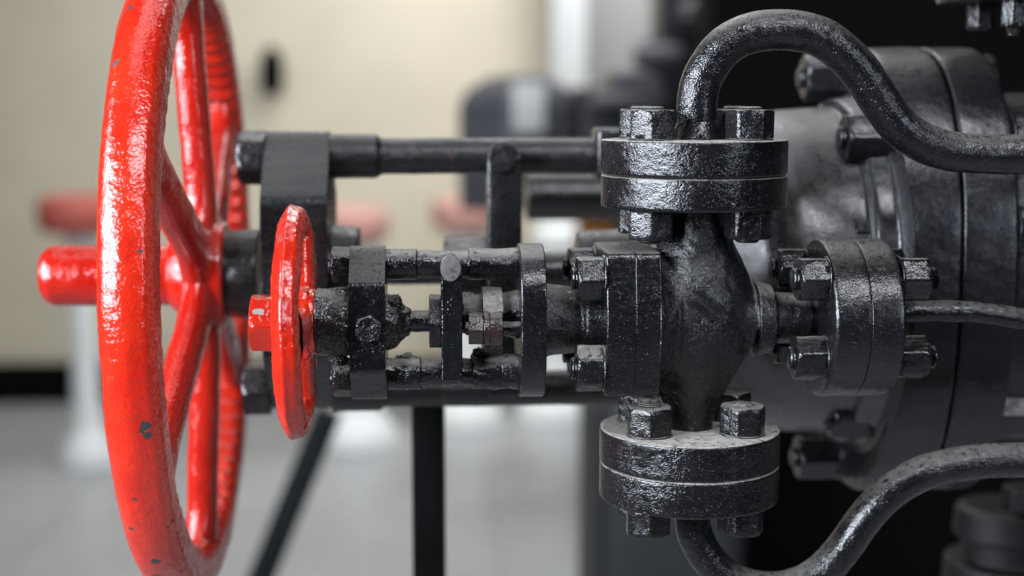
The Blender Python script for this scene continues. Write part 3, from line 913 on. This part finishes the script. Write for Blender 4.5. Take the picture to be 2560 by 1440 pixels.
for k, pyc in enumerate((390, 972)):
    z = PZ(pyc, BY, 1100)
    rod = lathe('yoke_rod', 'X', (0, BY, z), [(yp1 - .001, 0), (yp1 - .001, 55 * k1), (PX(945, BY), 55 * k1), (PX(960, BY), 45 * k1), (PX(1560, BY), 45 * k1), (PX(1560, BY), 0)], M_RUST, LV, rad=.001, n=96, seed=5 + k, jit=(.0006, 30))
    if k == 0:
        box('rod_lug', (PX(1482, BY), BY - .02, z - .016), (PX(1600, BY), BY + .02, z + .020), M_BIGY, LV, bev=.003)
    z2 = PZ(394 if k == 0 else 972, BY, 610)
    bolt(LV, (yp0 + .0002, BY, z2), (yp0 + .02, BY, z2), 60 * k1, 68 * k1, (M_BIGY, M_BIGY), stub0=.001, stub1=0, rot=.1 + .4 * k, seed=20 + k, names=('nut', None))
gb = box('guide_bar', (PX(1218, BY - .03), BY - .035, PZ(985, BY - .03)), (PX(1303, BY - .03), BY - .012, PZ(388, BY - .03)), M_BIGY, LV, bev=.002)
V, Fc = revolve(dense(roundprof([(0, 0), (0, .0105), (.014, .0105), (.014, 0)], .001), .003), 'Z', (0, 0, 0), 48)
pc = P(1258, 392, BY - .042)
W = np.stack([V[:, 0] + pc.x, V[:, 2] + pc.y, V[:, 1] + pc.z], 1)
fixn(mesh('guide_pin', W, Fc, M_RUST, gb, sharp=60))
# bonnet casting and the pair of big flanges
bx = [P(p, 690, BY).x for p in (1640, 1740, 1860, 2040, 2120)]
fx0, fx1, fx2 = P(2252, 690, .055).x, P(2410, 690, .055).x, P(2548, 690, .055).x
Rb = 414 * k1
lathe('bonnet', 'X', (0, BY, BZ - .0), [(bx[0], 0), (bx[0], .055), (bx[1], .075), (bx[2], Rb * .97), (bx[3], Rb), (fx0 - .022, Rb), (fx0 - .018, Rb + .006), (fx0 - .004, Rb + .007), (fx0 + .002, Rb + .018), (fx0 + .002, 0)], M_BONNET, LV,
      rad=[0, .01, .05, .05, .01, .003, .003, .003, 0, 0], n=200, step=.005, seed=8, jit=(.0008, 25))
Rz = PZ(120, BY, 2300) - BZ
def ovr(t, s, r):
    return r * ((abs(math.cos(t)) / .69) ** 2.35 + abs(math.sin(t)) ** 2.35) ** (-1 / 2.35)
for i, (a, b) in enumerate(((fx0, fx1 - .0006), (fx1 + .0006, fx2))):
    disc('big_flange', 'X', (0, BY, BZ), a, b, Rz, M_BIG, LV, fil=.003, n=240, rf=ovr, step=.006, seed=30 + i, jit=(.0008, 30))
def flange_bolt(px, py, Y, apo=.0155, right=False, seed=0, rot=.1):
    p = P(px, py, Y)
    bolt(LV, (fx0, Y, p.z), (fx2, Y, p.z), apo, .030 if not right else .028, (M_BIG, M_BIG), stub0=.006, stub1=.006, rot=rot, collar=.002, seed=seed)
for i, (py, Y) in enumerate(((345, .088), (575, .072), (1035, .105), (195, .20), (1140, .19), (745, .0700))):
    if i == 5: continue
    flange_bolt(2170, py, Y, .0155, seed=i, rot=.001 + math.pi / 6 * (i != 3))
# right-hand end: the large body continues out of the picture
lathe('valve_body', 'X', (0, BY, BZ), [(fx2 - .001, 0), (fx2 - .001, Rz * .84), (fx2 + .01, Rz * .80), (fx2 + .12, Rz * .8), (fx2 + .14, 0)], M_BIG, LV, rad=.004, n=120, step=.01, seed=44, rf=ovr)

# ------------------------------------------------------------------ neighbouring fittings at the right edge
z0 = PZ(4, .07, 2500)
OF = thing('overhead_flange', (PX(2560, .07), .07, z0), 'black bolted flange just cut off at the top right corner, its nuts hanging down', 'flange')
lathe('flange_plate', 'Z', (PX(2620, .07), .09, z0), [(0, 0), (0, .075), (.025, .075), (.025, 0)], M_BIG, OF, rad=.002, n=96)
for i, (px, Y, rr) in enumerate(((2452, .10, .008), (2537, .055, .0085))):
    p = P(px, 4, Y)
    bolt(OF, (p.x, Y, z0), (p.x, Y, z0 + .026), 31 * (Y - CAM.y) / FPX, .0175, (M_NUT, M_NUT), stub0=.006 if i else -.001, stub1=.002, rs=.0045, rot=.5 + i, seed=i)
z1 = P(2490, 1262, .30).z
M_DIM = plain('dim_black_fitting_paint', (.0035, .0035, .0038), .55, .3, 20, spec=.3)
LF = thing('floor_pipe_flange', (PX(2500, .3), .30, z1), 'dim black flanged fitting in the bottom right corner under the looping pipe', 'flange')
cx = P(2520, 1300, .30).x
lathe('flange_plate', 'Z', (cx, .30, z1), [(0, 0), (0, .036), (-.003, .044), (-.026, .046), (-.028, .038), (-.046, .038), (-.048, .052), (-.072, .053), (-.075, .036), (-.4, .036), (-.4, 0)], M_DIM, LF, rad=.002, n=96)
V, Fc = nut_vf(.017, .02); W = V + np.array([cx + .008, .285, z1])
fixn(mesh('nut', W, Fc, M_DIM, LF, sharp=62))
# dark casing standing behind everything on the right
t = NT('brown_black_casing_paint')
t.out(t.mix(t.ss(t.noise(3, 3), .3, .7), (.003, .0021, .0022), (.0042, .0030, .0030)), .8, Specular_IOR_Level=.06)
x0 = PX(1772, 2.0)
cs = box('machine_casing', (x0, 2.0, 0), (x0 + 2.6, 2.2, 3.4), t.m, None, bev=.01)
tag(cs, 'tall plain brown black machine casing filling the dark right background', 'machine casing')

# ------------------------------------------------------------------ legs and poles under the machine
M_POST = plain('black_post_paint', (.003, .003, .0034), .8, .2, 20, spec=.08)
Y = .26
a = P(1028, 985, Y); b = P(1112, 985, Y)
po = box('support_post', (a.x, Y, 0), (b.x, Y + .03, P(1060, 985, Y).z), M_POST, None, bev=.002)
tag(po, 'straight black vertical post under the lower yoke rod', 'post')
p1 = P(822, 1030, 1.5); p2 = P(655, 1440, 1.5)
d = (p2 - p1) / (p2.z - p1.z)
e = p1 + d * (0 - p1.z)
M_POLE = plain('dark_grey_pole', (.020, .024, .026), .7, .2, 20, spec=.15)
po = tube('leaning_pole', [p1 + (e - p1) * k / 12 for k in range(13)], .0225, M_POLE, None, n=32, jit=(0, 1), at=e)
tag(po, 'dark grey pole leaning diagonally below the large red wheel', 'pole')

# ------------------------------------------------------------------ blurred hall behind
def stand(px, basepy, toppy, wheelr, label, wcol, colr=.03, tint=None):
    Y = tofloor(basepy)
    # ground depth for this column
    for _ in range(3):
        d = F + Rt * ((px - 1280) / FPX) + Up * ((720 - basepy) / FPX)
        g = CAM + d * (-CAM.z / d.z)
    x, Y = g.x, g.y
    zt = P(px, toppy, Y).z
    st = thing('valve_stand', (x, Y, 0), label, 'valve stand', 'white valve stands in the blurred hall')
    lathe('column', 'Z', (x, Y, 0), [(0, 0), (0, colr * 2.3), (.05, colr * 2.1), (.12, colr * 1.25), (.2, colr), (zt - .12, colr * .95), (zt - .05, colr * 1.3), (zt - .02, 0)], M_WHITE, st, rad=.01, n=48, step=.05, jit=(0, 1))
    # horizontal red wheel on top
    V = []; n = 48; m = 12
    for i in range(n):
        a = 2 * math.pi * i / n
        for k in range(m):
            q = 2 * math.pi * k / m
            r = wheelr + .022 * math.cos(q)
            V.append((x + r * math.cos(a), Y + r * math.sin(a), zt + .055 * math.sin(q)))
    Fc = [(i * m + k, i * m + (k + 1) % m, ((i + 1) % n) * m + (k + 1) % m, ((i + 1) % n) * m + k) for i in range(n) for k in range(m)]
    wo = fixn(mesh('wheel', V, Fc, wcol, st))
    lathe('wheel_hub', 'Z', (x, Y, zt), [(-.05, 0), (-.05, wheelr), (.03, wheelr), (.03, 0)], wcol, wo, rad=.01, n=32, step=.05, jit=(0, 1))
    return st
M_WHITE = plain('white_stand_paint', (.80, .82, .80), .5, .05, 5)
M_FAR = plain('faded_red_wheel_paint', (.50, .11, .08), .5, .1, 5)
M_FAR2 = plain('pale_pink_wheel_paint', (.62, .33, .27), .5, .1, 5)
stand(222, 1160, 535, .105, 'white valve stand with red top seen left of the large wheel', M_FAR, .040)
stand(890, 1110, 560, .10, 'white valve stand seen between the leaning pole and the black post', M_FAR2, .065)
stand(1165, 1055, 535, .10, 'white valve stand just right of the black post, farther back', M_FAR2, .06)
stand(1390, 1040, 600, .07, 'white valve stand beside the orange box, mostly hidden by the valve neck', M_WHITE, .065)
# orange box
M_OR = plain('orange_box_paint', (.90, .33, .02), .5, .08, 5)
Y = 3.2
a = P(1450, 640, Y); b = P(1570, 515, Y)
ob_ = thing('orange_box', (a.x, Y, 0), 'blurred orange box glimpsed just left of and below the upper flange', 'box')
box('casing', (a.x, Y, a.z - .02), (b.x, Y + .15, b.z), M_OR, ob_, bev=.01)
box('stand', (a.x + .03, Y + .05, 0), (a.x + .06, Y + .08, a.z - .022), M_POST, ob_, bev=.003)
# dark fixture on the wall
Y = WY - .07
a = P(652, 238, Y); b = P(706, 118, Y)
fx = thing('wall_lamp', ((a.x + b.x) / 2, Y, a.z), 'dark blurred fixture hanging on the beige wall near the top', 'wall fixture')
lathe('lamp_housing', 'Z', ((a.x + b.x) / 2, Y, 0), [(a.z, 0), (a.z, .028), (a.z + .04, .042), (b.z - .05, .042), (b.z, .02), (b.z, 0)], M_POST, fx, rad=.008, n=32, step=.02, jit=(0, 1))
box('bracket', ((a.x + b.x) / 2 - .012, Y + .035, (a.z + b.z) / 2), ((a.x + b.x) / 2 + .012, WY, (a.z + b.z) / 2 + .03), M_POST, fx, bev=.003)
# white column on the wall line
Y = WY - .25
a = P(1372, 700, Y); b = P(1462, 700, Y)
cl = box('column', (a.x, Y, 0), (b.x, Y + .2, 4.2), plain('white_column_paint', (.52, .52, .51), .7, .03, 3), None, bev=.02)
tag(cl, 'bright white square column standing at the wall above the grey drum', 'column')
# grey drum machine behind the top rod
M_DRUM = plain('blue_grey_machine_paint', (.065, .068, .078), .35, .2, 6)
M_DRUM2 = plain('light_grey_patch_paint', (.5, .51, .51), .4, .1, 6)
M_DARK = plain('dark_machine_paint', (.018, .019, .022), .4, .2, 6)
Y = 3.1
c = P(1300, 250, Y); kk = (Y - CAM.y) / FPX
DM = thing('pump_drum', (c.x, Y, 0), 'blurred grey octagonal drum of a machine behind the upper rod', 'machine')
zt_ = P(1300, 186, Y).z; zb_ = P(1300, 560, Y).z
lathe('drum', 'Z', (c.x, Y, 0), [(P(1300, 520, Y).z, 0), (P(1300, 520, Y).z, 148 * kk), (P(1300, 262, Y).z, 148 * kk), (P(1300, 225, Y).z, 128 * kk), (P(1300, 196, Y).z, 84 * kk), (zt_, 50 * kk), (zt_, 0)], M_DRUM, DM, rad=.004, n=96, step=.1, jit=(0, 1),
      rf=lambda t, s, r: r * hexr(t, 1, 30, .25) * .95)
box('front_patch', (P(1275, 250, Y).x, Y - 175 * kk, P(1300, 330, Y - .1).z), (P(1350, 250, Y).x, Y - 130 * kk, P(1300, 210, Y - .1).z), M_DRUM2, DM, bev=.004)  # plate that gives the drum front its lighter patch
Y = 2.8; kk = (Y - CAM.y) / FPX
DK = thing('dark_pump', (P(1640, 200, Y).x, Y, 0), 'blurred dark stepped machine between the grey drum and the bent pipe', 'machine')
for nm, (xa, xb, ya, yb, dy) in zip(('lower_block', 'shoulder', 'tower', 'head'), ((1452, 1830, 215, 560, .3), (1530, 1830, 175, 220, .26), (1615, 1830, 95, 190, .22), (1655, 1830, -160, 100, .2))):
    p = P(xa, ya, Y); q_ = P(xb, yb, Y)
    box(nm, (p.x, Y, q_.z), (q_.x, Y + dy, p.z), M_DARK if nm != 'shoulder' else M_DRUM, DK, bev=.012)
box('pedestal', (P(1560, 560, Y).x, Y + .02, 0), (P(1800, 560, Y).x, Y + .24, P(1600, 560, Y).z), M_DARK, DK, bev=.01)
V, Fc = revolve(dense(roundprof([(0, 0), (0, 40 * kk), (.02, 36 * kk), (.03, 0)], .008), .01), 'Z', (0, 0, 0), 32)
for nm, (xa, ya, ra, xb) in zip(('cross_pipe', 'side_cover', 'flange_ring'), ((1470, 262, 34, 1660), (1580, 140, 30, 1700), (1690, 40, 46, 1760))):
    p_ = P(xa, ya, Y - .04)
    lathe(nm, 'X', (0, Y - .04, p_.z), [(p_.x, 0), (p_.x, ra * kk * .7), (p_.x + .03, ra * kk), (P(xb, ya, Y).x, ra * kk), (P(xb, ya, Y).x, 0)], M_DRUM if nm == 'side_cover' else M_DARK, DK, rad=.01, n=32, step=.05, jit=(0, 1))
pc = P(1640, 205, Y)
fixn(mesh('cover', np.stack([V[:, 0] + pc.x, Y - V[:, 2] + .001, V[:, 1] + pc.z], 1), Fc, M_DRUM, DK))
# blue grey cabinet low down
Y = 1.5
a = P(1500, 1100, Y); b = P(1880, 1100, Y)
cb = box('steel_cabinet', (a.x, Y, 0), (b.x, Y + .4, P(1600, 1000, Y).z), plain('blue_grey_cabinet_paint', (.014, .0155, .018), .6, .1, 4), None, bev=.05, seg=5)
tag(cb, 'blurred blue grey steel cabinet on the floor below the bottom flange', 'cabinet')
# far rear pipe segment behind the rod
Y = .5
a = P(1315, 490, Y); b = P(1640, 490, Y)
rp = lathe('rear_pipe', 'X', (0, Y, a.z), [(a.x, 0), (a.x, .024), (b.x + .1, .024), (b.x + .1, 0)], M_BIGY, None, rad=.003, n=64, jit=(0, 1))
tag(rp, 'short thick black pipe end seen between the guide bar and the upper flange', 'pipe')
